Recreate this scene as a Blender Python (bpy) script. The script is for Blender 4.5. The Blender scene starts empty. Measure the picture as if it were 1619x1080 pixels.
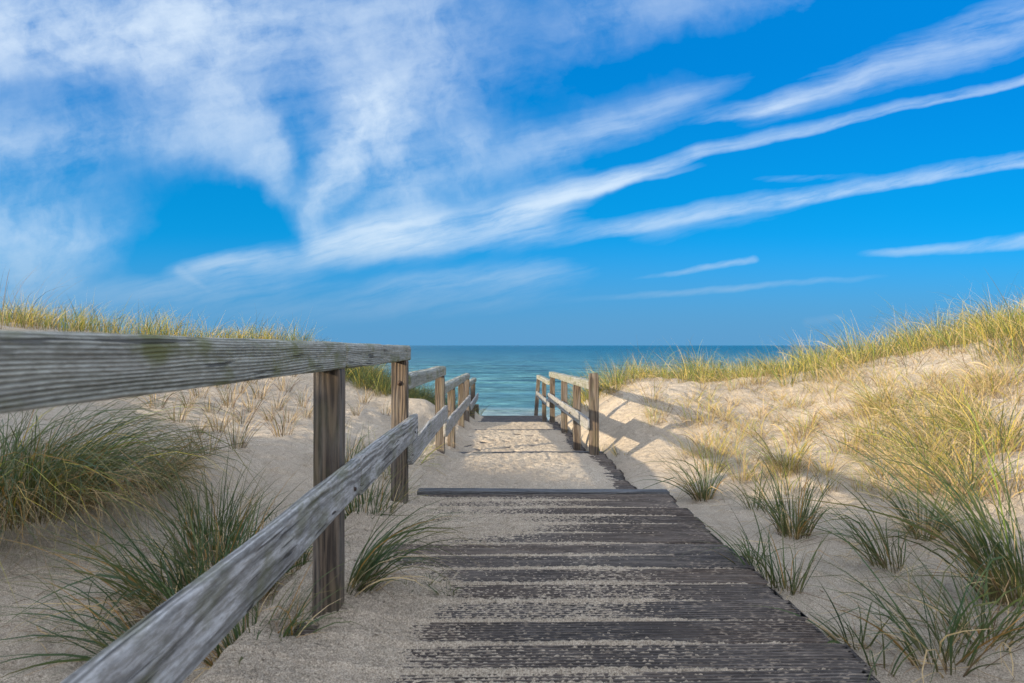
import bpy, math, random
import numpy as np
from mathutils import Vector
R = math.radians
S = bpy.context.scene
COL = S.collection
rng = np.random.default_rng(7)
random.seed(7)

# ------------------------------------------------------------------ camera
F = 1079.0                      # focal length in photo pixels (24 mm on 36 mm, 1619 px wide)
VPX, HY = 791.0, 546.0          # vanishing point of the boardwalk and horizon in the photo
CAMZ = 1.0
cd = bpy.data.cameras.new('camera'); cam = bpy.data.objects.new('camera', cd); COL.objects.link(cam)
cd.lens = 24.0; cd.sensor_width = 36.0; cd.clip_start = 0.05; cd.clip_end = 60000
cam.location = (0, 0, CAMZ)
cam.rotation_euler = (R(90.32), 0, R(-0.98))
cd.dof.use_dof = True; cd.dof.focus_distance = 6.0; cd.dof.aperture_fstop = 6.3
S.camera = cam

# ------------------------------------------------------------------ world and sun
SUN_AZ = math.atan2(-1.0, -0.6)         # direction towards the sun: behind and to the left
SUN_EL = R(14.8)
SKY_STRENGTH = 0.096
S.view_settings.view_transform = 'Standard'; S.view_settings.look = 'None'
S.view_settings.gamma = 1.0; S.view_settings.exposure = 1.02

ld = bpy.data.lights.new('sun', 'SUN'); sun = bpy.data.objects.new('sun', ld); COL.objects.link(sun)
ld.energy = 5.0; ld.angle = R(0.55); ld.color = (1.0, 0.82, 0.58)
sdir = Vector((math.sin(SUN_AZ)*math.cos(SUN_EL), math.cos(SUN_AZ)*math.cos(SUN_EL), math.sin(SUN_EL)))
sun.rotation_euler = sdir.to_track_quat('Z', 'Y').to_euler()
sun.location = (-20, -12, 12)


class G:
    """tiny helper to write node trees as expressions"""
    def __init__(s, tree): s.t = tree
    def n(s, kind, **kw):
        x = s.t.nodes.new(kind)
        for k, v in kw.items(): setattr(x, k, v)
        return x
    def put(s, sock, v):
        if isinstance(v, bpy.types.NodeSocket): s.t.links.new(v, sock)
        elif v is not None:
            if isinstance(v, tuple) and len(v) == 3 and sock.type == 'RGBA': v = v + (1,)
            sock.default_value = v
    def m(s, op, a, b=None, c=None, clamp=False):
        x = s.n('ShaderNodeMath', operation=op, use_clamp=clamp)
        s.put(x.inputs[0], a); s.put(x.inputs[1], b)
        if c is not None: s.put(x.inputs[2], c)
        return x.outputs[0]
    def add(s, a, b): return s.m('ADD', a, b)
    def sub(s, a, b): return s.m('SUBTRACT', a, b)
    def mul(s, a, b): return s.m('MULTIPLY', a, b)
    def div(s, a, b): return s.m('DIVIDE', a, b)
    def mx(s, a, b): return s.m('MAXIMUM', a, b)
    def mn(s, a, b): return s.m('MINIMUM', a, b)
    def ss(s, v, a, b, lo=0.0, hi=1.0):
        x = s.n('ShaderNodeMapRange', interpolation_type='SMOOTHSTEP')
        s.put(x.inputs[0], v); s.put(x.inputs[1], a); s.put(x.inputs[2], b); s.put(x.inputs[3], lo); s.put(x.inputs[4], hi)
        return x.outputs[0]
    def xyz(s, x, y, z):
        c = s.n('ShaderNodeCombineXYZ'); s.put(c.inputs[0], x); s.put(c.inputs[1], y); s.put(c.inputs[2], z); return c.outputs[0]
    def sep(s, v):
        c = s.n('ShaderNodeSeparateXYZ'); s.put(c.inputs[0], v); return c.outputs[0], c.outputs[1], c.outputs[2]
    def vm(s, op, a, b):
        x = s.n('ShaderNodeVectorMath', operation=op); s.put(x.inputs[0], a); s.put(x.inputs[1], b); return x.outputs[0]
    def noise(s, vec, scale, detail=4.0, rough=0.55, dist=0.0, dims='3D', lac=2.0):
        x = s.n('ShaderNodeTexNoise', noise_dimensions=dims)
        s.put(x.inputs['Vector'], vec); s.put(x.inputs['Scale'], scale); s.put(x.inputs['Detail'], detail)
        s.put(x.inputs['Roughness'], rough); s.put(x.inputs['Distortion'], dist); s.put(x.inputs['Lacunarity'], lac)
        return x.outputs[0]
    def mix(s, f, a, b, blend='MIX'):
        x = s.n('ShaderNodeMix', data_type='RGBA', blend_type=blend)
        s.put(x.inputs[0], f); s.put(x.inputs[6], a); s.put(x.inputs[7], b); return x.outputs[2]
    def attr(s, name):
        return s.n('ShaderNodeAttribute', attribute_name=name)
    def bump(s, h, strength, dist, normal=None):
        x = s.n('ShaderNodeBump'); s.put(x.inputs['Height'], h); s.put(x.inputs['Strength'], strength); s.put(x.inputs['Distance'], dist)
        if normal is not None: s.put(x.inputs['Normal'], normal)
        return x.outputs[0]


def U_(px): return (px - VPX)/F
def V_(py): return (HY - py)/F

world = bpy.data.worlds.new('World'); S.world = world; world.use_nodes = True
wt = world.node_tree; g = G(wt)
bg = wt.nodes['Background']; bg.inputs[1].default_value = SKY_STRENGTH
sky = g.n('ShaderNodeTexSky', sky_type='NISHITA', sun_disc=False)
sky.sun_elevation = SUN_EL; sky.sun_rotation = SUN_AZ
sky.air_density = 1.0; sky.dust_density = 0.6; sky.ozone_density = 3.0
d = g.n('ShaderNodeTexCoord').outputs['Generated']
dx, dy, dz = g.sep(d)
dyc = g.mx(dy, 0.12)
u = g.div(dx, dyc); v = g.div(dz, dyc)
# clear sky: the physical sky, deepened to the saturated blue of the photograph
deep = g.mix(1.0, sky.outputs[0], (0.004, 0.43, 0.80), 'MULTIPLY')
low = g.mix(1.0, sky.outputs[0], (0.10, 0.49, 1.05), 'MULTIPLY')
clear = g.mix(g.ss(v, 0.0, 0.22), low, deep)
clear = g.mix(g.ss(dz, 0.12, 0.5), clear, g.mix(1.0, clear, (1.25, 1.3, 1.3), 'MULTIPLY'))
clear = g.mix(g.mul(g.ss(dy, 0.0, 0.4), 0.6), clear, g.mix(g.ss(v, 0.10, 0.45), (0.02, 1.95, 4.25), (0.0, 1.32, 3.75)))
# cirrus, laid out as bands of a direction on the sky
p = g.xyz(u, v, 0.0)
w1 = g.n('ShaderNodeTexNoise'); g.put(w1.inputs['Vector'], p); w1.inputs['Scale'].default_value = 4.0; w1.inputs['Detail'].default_value = 5.0
w2 = g.n('ShaderNodeTexNoise'); g.put(w2.inputs['Vector'], p); w2.inputs['Scale'].default_value = 17.0; w2.inputs['Detail'].default_value = 5.0
wv1 = g.vm('MULTIPLY', g.vm('SUBTRACT', w1.outputs[1], (0.5, 0.5, 0.5)), (0.13, 0.10, 0.0))
wv2 = g.vm('MULTIPLY', g.vm('SUBTRACT', w2.outputs[1], (0.5, 0.5, 0.5)), (0.065, 0.05, 0.0))
pw = g.vm('ADD', g.vm('ADD', p, wv1), wv2)                  # strongly warped (billowy cirrus)
ps = g.vm('ADD', p, g.vm('MULTIPLY', g.vm('ADD', wv1, wv2), (0.26, 0.20, 0.0)))   # slightly warped (streaks)
pwx, pwy, _ = g.sep(pw); psx, psy, _ = g.sep(ps)


CHAIN = []


def band(soft, x0, y0, x1, y1, wa, wb, amp, fade0=0.0, fade1=0.0, sharp_below=False):
    """a soft streak from photo point 0 to photo point 1 with half widths wa, wb (photo px)"""
    if x1 >= 1690:                       # these run on beyond the right edge of the photo and thin out there
        e = 560.0/(x1-x0); x1, y1, wb = x1+e*(x1-x0), y1+e*(y1-y0)*.8, max(4.0, wb+.5*e*(wb-wa)); fade0 /= 1+e; fade1 = .7*e/(1+e)
    if x0 <= -90:                        # and these beyond the left edge
        e = 520.0/(x1-x0); x0, y0 = x0-e*(x1-x0), y0-e*(y1-y0); fade1 /= 1+e; fade0 = .7*e/(1+e)
    X, Y = (pwx, pwy) if soft else (psx, psy)
    if CHAIN:                            # make the bands compile one after another (keeps the shader's stack small)
        X = g.m('MULTIPLY_ADD', CHAIN[-1], 1e-7, X); Y = g.m('MULTIPLY_ADD', CHAIN[-1], 1e-7, Y)
    ax, ay, bx, by = U_(x0), V_(y0), U_(x1), V_(y1)
    L = math.hypot(bx-ax, by-ay); ex, ey = (bx-ax)/L, (by-ay)/L
    rx = g.sub(X, ax); ry = g.sub(Y, ay)
    t = g.add(g.mul(rx, ex/L), g.mul(ry, ey/L))
    s_ = g.sub(g.mul(ry, ex), g.mul(rx, ey))                  # signed distance, + above
    tc = g.m('ADD', t, 0.0, clamp=True)
    over = g.mul(g.sub(t, tc), L)
    wdt = g.add(g.mul(tc, (wb-wa)/F), wa/F)
    if sharp_below:
        s_ = g.mx(s_, g.mul(s_, -2.6))
    dist = g.m('SQRT', g.add(g.mul(s_, s_), g.mul(over, over)))
    f = g.m('POWER', g.ss(g.div(dist, wdt), 1.5 if soft else 1.25, 0.0), 1.25)
    if fade0: f = g.mul(f, g.ss(t, -0.02, fade0))
    if fade1: f = g.mul(f, g.ss(t, 1.02, 1.0-fade1))
    f = g.mul(f, amp); CHAIN.append(f)
    return f


soft = [
    band(1, -300, 40, 330, 50, 150, 130, 1.0), band(1, -200, 110, 160, 70, 80, 100, 0.30),
    band(1, 200, 60, 880, 10, 170, 90, 0.46, 0.15, 0.4), band(1, 560, 20, 640, 230, 130, 110, 0.26),
    band(1, -250, 235, 160, 222, 75, 60, 0.62, 0, 0.3), band(1, 60, 215, 440, 225, 60, 62, 0.48, 0.25, 0.1),
    band(1, 300, 130, 700, 215, 120, 95, 0.34), band(1, 430, 262, 487, 348, 36, 16, 0.62),
    band(1, 575, 190, 505, 345, 66, 36, 1.05), band(1, 600, 330, 690, 190, 80, 100, 0.36),
    band(1, 650, 320, 1160, 110, 80, 50, 0.32, 0, 0.5), band(1, 820, 30, 1230, -60, 90, 80, 0.40, 0.3),
    band(1, -250, 400, 220, 435, 120, 80, 0.50, 0, .3), band(1, 40, 372, 210, 358, 26, 20, 0.22, .3, .3),
    band(1, 700, 80, 800, 90, 120, 120, 0.22), band(1, -250, 320, 300, 400, 120, 70, 0.42, 0, 0.5), band(1, -100, 330, 330, 300, 80, 60, 0.15, 0, .3),
]
streak = [
    band(0, 262, 436, 760, 355, 22, 56, 0.98, 0.15, 0.25), band(0, 430, 400, 960, 330, 30, 62, 0.46, 0.25, 0.3),
    band(0, 560, 385, 900, 340, 30, 60, 0.34, 0.25, 0.25), band(0, 800, 350, 930, 300, 60, 40, .25, .3, .3),
    band(0, 740, 368, 1130, 238, 34, 20, 0.78, 0.25, 0.12, True), band(0, 1085, 250, 1700, 94, 22, 11, 0.60, 0.08, 0.0, True),
    band(0, 870, 312, 1150, 258, 24, 14, 0.38, 0.25, 0.5, True),
    band(0, 850, 386, 1290, 312, 26, 26, 0.60, 0.30, 0.12, True), band(0, 1240, 320, 1720, 230, 26, 22, 0.74, 0.12, 0.0, True),
    band(0, 960, 380, 1330, 300, 30, 40, 0.22, 0.3, 0.3),
    band(0, 1060, 200, 1300, 158, 18, 40, 0.36, 0.35, 0.3, True), band(0, 1150, 196, 1720, -30, 26, 85, 0.32, 0.15, 0.0), band(0, 1160, 190, 1480, 90, 16, 20, 0.25, 0.2, 0.6, True),
    band(0, 1240, 150, 1720, 10, 36, 100, 0.18, 0.25, 0.0),
    band(0, 1150, 288, 1400, 268, 9, 8, 0.20, 0.4, 0.4), band(0, 760, 250, 1180, 140, 60, 40, 0.26, 0.3, 0.5), band(0, 900, 215, 1250, 95, 30, 26, 0.22, 0.4, 0.5), band(0, 820, 320, 1060, 262, 40, 20, .25, .3, .5),
    band(0, 960, 444, 1202, 408, 6, 8, 0.66, 0.55, 0.04), band(0, 860, 478, 1470, 431, 9, 7, 0.46, 0.4, 0.45),
    band(0, 1350, 400, 1720, 366, 9, 20, 0.50, 0.2, 0.0), band(0, 1500, 392, 1720, 384, 8, 12, 0.25, 0.3, 0.0),
    band(0, 500, 470, 980, 425, 34, 40, 0.55, 0.35, 0.35), band(0, 120, 470, 580, 440, 26, 30, 0.40, 0.35, 0.35),
    band(0, 290, 430, 345, 466, 10, 6, 0.30, 0.0, 0.4),
    band(0, -300, 460, 780, 500, 70, 34, 0.36, 0.0, 0.4), band(0, 440, 500, 960, 470, 26, 20, 0.25, 0.3, 0.4),
]
puffs = [band(0, 1282, 511, 1330, 504, 11, 9, 0.42), band(0, 1345, 508, 1352, 505, 6, 6, 0.25), band(0, 1400, 508, 1440, 505, 9, 8, 0.16)]


def total(lst):
    a = lst[0]
    for b in lst[1:]: a = g.add(a, b)
    return a


# texture of the cloud: fibres along the streak direction and small mottling
rot = g.n('ShaderNodeVectorRotate', rotation_type='Z_AXIS'); g.put(rot.inputs['Vector'], pw2 := g.vm('ADD', p, g.vm('MULTIPLY', g.vm('ADD', wv1, wv2), (0.22, 0.22, 0.0)))); rot.inputs['Angle'].default_value = R(-14)
fib = g.noise(g.vm('MULTIPLY', rot.outputs[0], (5.0, 30.0, 1.0)), 1.0, 7.0, 0.62)
fibc = g.noise(g.vm('MULTIPLY', rot.outputs[0], (22.0, 60.0, 1.0)), 1.0, 5.0, 0.65)
strand = g.noise(g.vm('MULTIPLY', rot.outputs[0], (2.2, 75.0, 1.0)), 1.0, 5.0, 0.6)
mot = g.noise(pw, 6.0, 9.0, 0.62, 0.25)
mot2 = g.noise(pw2, 30.0, 6.0, 0.62, 0.3)
tsoft = g.mul(total(soft), g.add(g.ss(mot, 0.32, 0.70, 0.42, 1.22), g.add(g.mul(g.sub(mot2, 0.5), 0.8), g.mul(g.sub(fib, 0.5), 0.9))))
tstr = g.mul(total(streak), g.add(g.ss(fib, 0.30, 0.66, 0.42, 1.2), g.add(g.mul(g.sub(fibc, 0.5), 0.8), g.mul(g.sub(strand, 0.5), 1.3))))
holes = total([band(1, 120, 300, 460, 348, 100, 64, 1.0, .55), band(1, -100, 165, 280, 172, 60, 50, 0.55), band(1, 690, 200, 860, 170, 60, 50, 0.55), band(1, 680, 260, 720, 330, 50, 36, .45), band(1, 330, 105, 440, 130, 60, 60, .35), band(1, 900, 170, 1180, 60, 50, 50, .55)])
cl = g.mul(g.sub(g.add(tsoft, tstr), 0.06), g.sub(1.0, g.mn(g.mul(holes, 0.9), 1.0)))
cl = g.add(cl, total(puffs))
ahead = g.ss(dy, 0.10, 0.30)
cl = g.sub(1.0, g.m('EXPONENT', g.mul(g.mx(cl, 0.0), -0.86)))
cl = g.mul(g.mul(cl, ahead), g.ss(v, -0.005, 0.05))
# unseen cloud added behind and overhead to brighten and neutralise shade: broken white veil
fill_veil = g.noise(g.vm('MULTIPLY', d, (1.0, 1.0, 2.0)), 2.6, 6.0, 0.55, 0.4)
fill_veil = g.mul(g.ss(fill_veil, 0.30, 0.56), g.mul(g.ss(dz, 0.02, 0.25), 0.95))
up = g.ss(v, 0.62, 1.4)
fill_veil = g.mul(fill_veil, g.mx(g.sub(1.0, ahead), up))
cov = g.m('ADD', g.mx(cl, fill_veil), 0.0, clamp=True)
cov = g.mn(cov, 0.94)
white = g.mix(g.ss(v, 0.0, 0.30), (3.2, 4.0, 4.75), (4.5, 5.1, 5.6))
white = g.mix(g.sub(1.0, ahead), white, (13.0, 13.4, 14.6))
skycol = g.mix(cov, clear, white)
# grey-blue bank lying on the sea horizon
bank = g.mul(g.ss(v, 0.17, 0.0), 0.86)
skycol = g.mix(g.mul(bank, ahead), skycol, (0.66, 1.78, 3.15))
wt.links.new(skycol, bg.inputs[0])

# ------------------------------------------------------------------ numpy noise


def _hash(ix, iy, seed):
    h = (ix.astype(np.int64)*374761393 + iy.astype(np.int64)*668265263 + seed*974634777) & 0xFFFFFFFF
    h = ((h ^ (h >> 13))*1274126177) & 0xFFFFFFFF
    return ((h ^ (h >> 16)) & 0xFFFF)/65535.0


def vnoise(x, y, seed=0):
    """gradient noise, about -1..1"""
    x = np.asarray(x, float); y = np.asarray(y, float)
    ix, iy = np.floor(x), np.floor(y); fx, fy = x-ix, y-iy
    sx, sy = fx*fx*fx*(fx*(fx*6-15)+10), fy*fy*fy*(fy*(fy*6-15)+10)
    def gr(ax, ay, rx, ry):
        a = _hash(ax, ay, seed)*2*np.pi
        return np.cos(a)*rx + np.sin(a)*ry
    a = gr(ix, iy, fx, fy); b = gr(ix+1, iy, fx-1, fy); c = gr(ix, iy+1, fx, fy-1); e = gr(ix+1, iy+1, fx-1, fy-1)
    return 1.5*((a*(1-sx)+b*sx)*(1-sy) + (c*(1-sx)+e*sx)*sy)


def fbm(x, y, oct=4, seed=0, gain=0.5):
    s = 0; a = 1.0; t = 0
    for o in range(oct):
        s = s + a*vnoise(x*2**o, y*2**o, seed+o*17); t += a; a *= gain
    return s/t


def sstep(v, a, b):
    t = np.clip((v-a)/(b-a), 0, 1); return t*t*(3-2*t)


def mesh_np(name, verts, faces, mat=None, parent=None, smooth=True, attrs=None, loc=None):
    me = bpy.data.meshes.new(name)
    verts = np.asarray(verts, np.float32); faces = np.asarray(faces, np.int32)
    k = faces.shape[1]; nf = len(faces)
    me.vertices.add(len(verts)); me.vertices.foreach_set('co', verts.ravel())
    me.loops.add(nf*k); me.loops.foreach_set('vertex_index', faces.ravel())
    me.polygons.add(nf); me.polygons.foreach_set('loop_start', np.arange(0, nf*k, k, dtype=np.int32))
    me.polygons.foreach_set('loop_total', np.full(nf, k, np.int32))
    if smooth: me.polygons.foreach_set('use_smooth', np.ones(nf, bool))
    for nm, (kind, data) in (attrs or {}).items():
        at = me.attributes.new(nm, kind, 'POINT')
        at.data.foreach_set('color' if 'COLOR' in kind else 'vector', np.asarray(data, np.float32).ravel())
    me.update(calc_edges=True); me.validate()
    if mat: me.materials.append(mat)
    o = bpy.data.objects.new(name, me); COL.objects.link(o)
    if parent: o.parent = parent
    if loc is not None: o.location = loc
    return o


def grid_faces(nx, ny):
    i = np.arange(nx-1)[:, None]*ny + np.arange(ny-1)[None, :]
    i = i.ravel()
    return np.stack([i, i+ny, i+ny+1, i+1], 1)


def tag(o, label=None, cat=None, group=None, kind=None):
    if label: o['label'] = label
    if cat: o['category'] = cat
    if group: o['group'] = group
    if kind: o['kind'] = kind
    return o


def empty(name, loc, label, cat, group=None):
    o = bpy.data.objects.new(name, None); COL.objects.link(o); o.location = loc; o.empty_display_size = 0.2
    return tag(o, label, cat, group)


# ------------------------------------------------------------------ materials


def new_mat(name):
    m = bpy.data.materials.new(name); m.use_nodes = True
    h = G(m.node_tree); b = m.node_tree.nodes['Principled BSDF']
    return m, h, b


def sand_material():
    m, h, b = new_mat('sand')
    pos = h.n('ShaderNodeNewGeometry').outputs['Position']
    big = h.noise(pos, 0.9, 4.0, 0.5)
    mid = h.noise(pos, 9.0, 5.0, 0.6)
    fine = h.noise(pos, 210.0, 3.0, 0.75)
    clump = h.noise(pos, 85.0, 4.0, 0.65)
    c = h.mix(h.ss(big, 0.35, 0.65), (0.475, 0.415, 0.335), (0.54, 0.48, 0.395))
    c = h.mix(h.mul(h.ss(mid, 0.45, 0.72), 0.35), c, (0.39, 0.34, 0.27))
    c = h.mix(h.ss(fine, 0.34, 0.66), h.mix(1.0, c, (0.52, 0.50, 0.48), 'MULTIPLY'), h.mix(1.0, c, (1.36, 1.36, 1.36), 'MULTIPLY'))
    c = h.mix(h.ss(clump, 0.42, 0.62, 0.0, 0.35), h.mix(1.0, c, (0.80, 0.79, 0.77), 'MULTIPLY'), h.mix(1.0, c, (1.12, 1.12, 1.12), 'MULTIPLY'))
    h.put(b.inputs['Base Color'], c); b.inputs['Roughness'].default_value = 0.95
    b.inputs['Specular IOR Level'].default_value = 0.15
    rip = h.noise(h.vm('MULTIPLY', pos, (3.0, 9.0, 3.0)), 1.6, 3.0, 0.5, 0.8)
    dent = h.noise(pos, 16.0, 4.0, 0.6)
    n1 = h.bump(rip, 0.7, 0.035)
    n1 = h.bump(h.ss(dent, 0.25, 0.60), 0.8, 0.022, n1)
    n2 = h.bump(clump, 0.9, 0.014, n1)
    n3 = h.bump(fine, 0.9, 0.007, n2)
    h.put(b.inputs['Normal'], n3)
    return m


def wood_material(name, light, dark, wobble=0.085, mottle=0.0, algae=0.0, knots=0.3, contrast=1.0, ringscale=0.011, grey=(0.33, 0.33, 0.32), greyamt=0.3):
    """weathered timber; 'grain' holds (along, across, across) metres of each vertex, offset per piece"""
    m, h, b = new_mat(name)
    gr = h.attr('grain').outputs['Vector']
    l, a, c = h.sep(gr)
    wob = h.noise(h.vm('MULTIPLY', gr, (1.1, 7.0, 7.0)), 1.0, 3.0, 0.5)
    r = h.m('SQRT', h.add(h.mul(a, a), h.mul(c, c)))
    r = h.add(r, h.mul(wob, wobble))
    ring = h.m('SINE', h.mul(r, 2*math.pi/ringscale))
    ring = h.ss(ring, -0.9, 0.95)
    fibre = h.noise(h.vm('MULTIPLY', gr, (5.0, 260.0, 260.0)), 1.0, 4.0, 0.65)
    fibre2 = h.noise(h.vm('MULTIPLY', gr, (1.6, 60.0, 60.0)), 1.0, 3.0, 0.6)
    f = h.add(h.mul(ring, 0.50), h.add(h.mul(h.ss(fibre, 0.3, 0.7), 0.28), h.mul(h.ss(fibre2, 0.35, 0.65), 0.22)))
    f = h.m('ADD', h.mul(h.sub(f, 0.5), contrast), 0.5, clamp=True)
    col = h.mix(f, dark, light)
    wear = h.noise(h.vm('MULTIPLY', gr, (2.2, 14.0, 14.0)), 1.0, 5.0, 0.65)
    col = h.mix(h.mul(h.ss(wear, 0.42, 0.72), greyamt), col, grey)
    if mottle:
        mt = h.noise(h.vm('MULTIPLY', gr, (26.0, 130.0, 130.0)), 1.0, 5.0, 0.7, 0.4)
        col = h.mix(h.ss(mt, 0.36, 0.66, 0.0, mottle), h.mix(1.0, col, (0.62, 0.60, 0.57), 'MULTIPLY'), h.mix(1.0, col, (1.22, 1.24, 1.27), 'MULTIPLY'))
    if algae:
        al = h.noise(h.vm('MULTIPLY', gr, (5.0, 11.0, 11.0)), 1.0, 5.0, 0.62)
        col = h.mix(h.mul(h.ss(al, 0.47, 0.67), algae), col, (0.105, 0.110, 0.028))
    # dark drying cracks and knot splits along the grain
    cr = h.noise(h.vm('MULTIPLY', gr, (2.6, 75.0, 75.0)), 1.0, 2.0, 0.5)
    crack = h.ss(cr, 0.645, 0.685)
    kn = h.noise(h.vm('MULTIPLY', gr, (8.0, 34.0, 34.0)), 1.0, 1.0, 0.3)
    knot = h.mul(h.ss(kn, 0.755, 0.78), knots)
    dk = h.mx(h.mul(crack, 0.75), knot)
    col = h.mix(dk, col, (0.018, 0.015, 0.012))
    h.put(b.inputs['Base Color'], col)
    b.inputs['Roughness'].default_value = 0.72; b.inputs['Specular IOR Level'].default_value = 0.35
    hh = h.sub(h.add(h.mul(ring, 0.6), h.mul(fibre, 0.6)), h.mul(dk, 1.6))
    h.put(b.inputs['Normal'], h.bump(hh, 0.75, 0.004))
    return m


def deck_material():
    m, h, b = new_mat('deck_wood')
    gr = h.attr('grain').outputs['Vector']        # along plank, along walkway, plank number
    l, a, k = h.sep(gr)
    pos = h.n('ShaderNodeNewGeometry').outputs['Position']
    pv = h.noise(h.xyz(h.mul(l, 0.35), k, 0.0), 1.37, 1.0, 0.5)
    phs = h.m('FRACT', h.div(h.sub(a, 0.004), 0.0203))
    top = h.mul(h.ss(phs, 0.10, 0.30), h.ss(phs, 0.72, 0.56))
    fibre = h.noise(h.vm('MULTIPLY', gr, (7.0, 220.0, 3.1)), 1.0, 4.0, 0.7)
    patch = h.noise(h.vm('MULTIPLY', gr, (3.5, 9.0, 1.7)), 1.0, 5.0, 0.65)
    col = h.mix(h.ss(pv, 0.35, 0.65), (0.026, 0.020, 0.016), (0.019, 0.019, 0.020))
    col = h.mix(h.ss(fibre, 0.35, 0.72), h.mix(1.0, col, (0.55, 0.52, 0.50), 'MULTIPLY'), h.mix(1.0, col, (2.4, 2.4, 2.4), 'MULTIPLY'))
    wr = h.noise(h.vm('MULTIPLY', gr, (2.0, 30.0, 2.3)), 1.0, 4.0, 0.65)
    scr = h.noise(h.vm('MULTIPLY', gr, (14.0, 420.0, 3.1)), 1.0, 3.0, 0.7)
    worn = h.mul(top, h.ss(h.add(wr, h.mul(h.sub(scr, 0.5), 0.9)), 0.36, 0.66, 0.08, 0.85))
    col = h.mix(worn, col, h.mix(pv, (0.115, 0.096, 0.080), (0.108, 0.106, 0.104)))
    col = h.mix(h.mul(h.ss(patch, 0.52, 0.74), 0.25), col, (0.15, 0.145, 0.14))
    speck = h.noise(h.vm('MULTIPLY', pos, (38.0, 210.0, 60.0)), 1.0, 3.0, 0.6)
    dust = h.noise(pos, 3.0, 4.0, 0.6)
    sp = h.mul(h.ss(speck, 0.53, 0.64), h.ss(dust, 0.35, 0.65, 0.03, 0.40))
    col = h.mix(sp, col, (0.42, 0.37, 0.30))
    h.put(b.inputs['Base Color'], h.mix(1.0, col, (1.06, 1.0, 0.95), 'MULTIPLY')); b.inputs['Roughness'].default_value = 0.75
    b.inputs['Specular IOR Level'].default_value = 0.3
    h.put(b.inputs['Normal'], h.bump(h.add(fibre, h.mul(speck, 0.6)), 0.8, 0.004))
    return m


def grass_material():
    m, h, b = new_mat('beach_grass')
    c = h.attr('tint').outputs['Color']
    h.put(b.inputs['Base Color'], c); b.inputs['Roughness'].default_value = 0.5
    b.inputs['Specular IOR Level'].default_value = 0.3
    tr = h.n('ShaderNodeBsdfTranslucent'); h.put(tr.inputs['Color'], h.mix(1.0, c, (1.15, 1.1, 0.8), 'MULTIPLY'))
    mxs = h.n('ShaderNodeMixShader'); mxs.inputs[0].default_value = 0.35
    m.node_tree.links.new(b.outputs[0], mxs.inputs[1]); m.node_tree.links.new(tr.outputs[0], mxs.inputs[2])
    m.node_tree.links.new(mxs.outputs[0], m.node_tree.nodes['Material Output'].inputs['Surface'])
    return m


def sea_material():
    m, h, b = new_mat('sea_water')
    pos = h.n('ShaderNodeNewGeometry').outputs['Position']
    x, y, z = h.sep(pos)
    lg = h.m('LOGARITHM', h.mx(y, 40.0), 10.0)
    far = h.ss(lg, 1.85, 3.3)
    pat = h.noise(h.vm('MULTIPLY', pos, (0.006, 0.03, 0.0)), 1.0, 5.0, 0.6)
    c = h.mix(far, (0.066, 0.172, 0.190), (0.002, 0.070, 0.135))
    c = h.mix(h.mul(h.ss(pat, 0.42, 0.66), 0.35), c, (0.022, 0.13, 0.18))
    wl = h.noise(h.vm('MULTIPLY', pos, (0.045, 0.30, 0.0)), 1.0, 5.0, 0.65, 0.4)
    c = h.mix(h.ss(wl, 0.36, 0.64), h.mix(1.0, c, (0.45, 0.52, 0.58), 'MULTIPLY'), h.mix(1.0, c, (1.55, 1.42, 1.36), 'MULTIPLY'))
    wl2 = h.noise(h.vm('MULTIPLY', pos, (0.22, 1.3, 0.0)), 1.0, 5.0, 0.7, 0.3)
    c = h.mix(h.ss(wl2, 0.38, 0.62), h.mix(1.0, c, (0.62, 0.68, 0.72), 'MULTIPLY'), h.mix(1.0, c, (1.40, 1.30, 1.25), 'MULTIPLY'))
    h.put(b.inputs['Base Color'], c); b.inputs['Roughness'].default_value = 0.28
    b.inputs['IOR'].default_value = 1.33; h.put(b.inputs['Specular IOR Level'], h.ss(lg, 1.9, 3.2, 0.30, 0.10))
    w1 = h.noise(h.vm('MULTIPLY', pos, (0.35, 1.1, 1.0)), 1.0, 6.0, 0.62, 0.3)
    w2 = h.noise(h.vm('MULTIPLY', pos, (0.02, 0.09, 1.0)), 1.0, 4.0, 0.55, 0.2)
    w3 = h.noise(h.vm('MULTIPLY', pos, (0.06, 0.34, 1.0)), 1.0, 5.0, 0.6, 0.3)
    n = h.bump(w1, 1.0, 0.8)
    n = h.bump(w2, 0.8, 3.5, n)
    n = h.bump(w3, 0.9, 1.8, n)
    foam = h.noise(h.vm('MULTIPLY', pos, (0.25, 0.9, 0.0)), 1.0, 5.0, 0.65)
    c = h.mix(h.mul(h.ss(h.add(y, h.mul(foam, 26.0)), 116.0, 92.0), 0.55), c, (0.36, 0.42, 0.43))
    h.put(b.inputs['Base Color'], c)
    h.put(b.inputs['Normal'], n)
    return m


SAND = sand_material()
RAIL = wood_material('rail_wood', wobble=0.030, mottle=0.6, light=(0.47, 0.475, 0.42), dark=(0.09, 0.09, 0.065), algae=0.85, knots=0.15, contrast=1.25, ringscale=0.0064, greyamt=0.25)
BOARD = wood_material('board_wood', wobble=0.06, mottle=0.8, light=(0.42, 0.418, 0.41), dark=(0.095, 0.092, 0.085), algae=0.40, knots=0.9, contrast=1.15, ringscale=0.011, grey=(0.44, 0.445, 0.45), greyamt=0.35)
POST = wood_material('post_wood', (0.118, 0.087, 0.060), (0.024, 0.018, 0.014), algae=0.15, knots=0.3, contrast=1.5, ringscale=0.016, grey=(0.165, 0.152, 0.136), greyamt=0.6)
STEP = wood_material('step_wood', (0.12, 0.122, 0.125), (0.035, 0.035, 0.036), mottle=.8, knots=0.4, greyamt=0.15, grey=(0.24, 0.25, 0.26))
DECK = deck_material()
GRASS = grass_material()
SEA = sea_material()
IRON, _h, _b = new_mat('rusty_iron')
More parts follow.
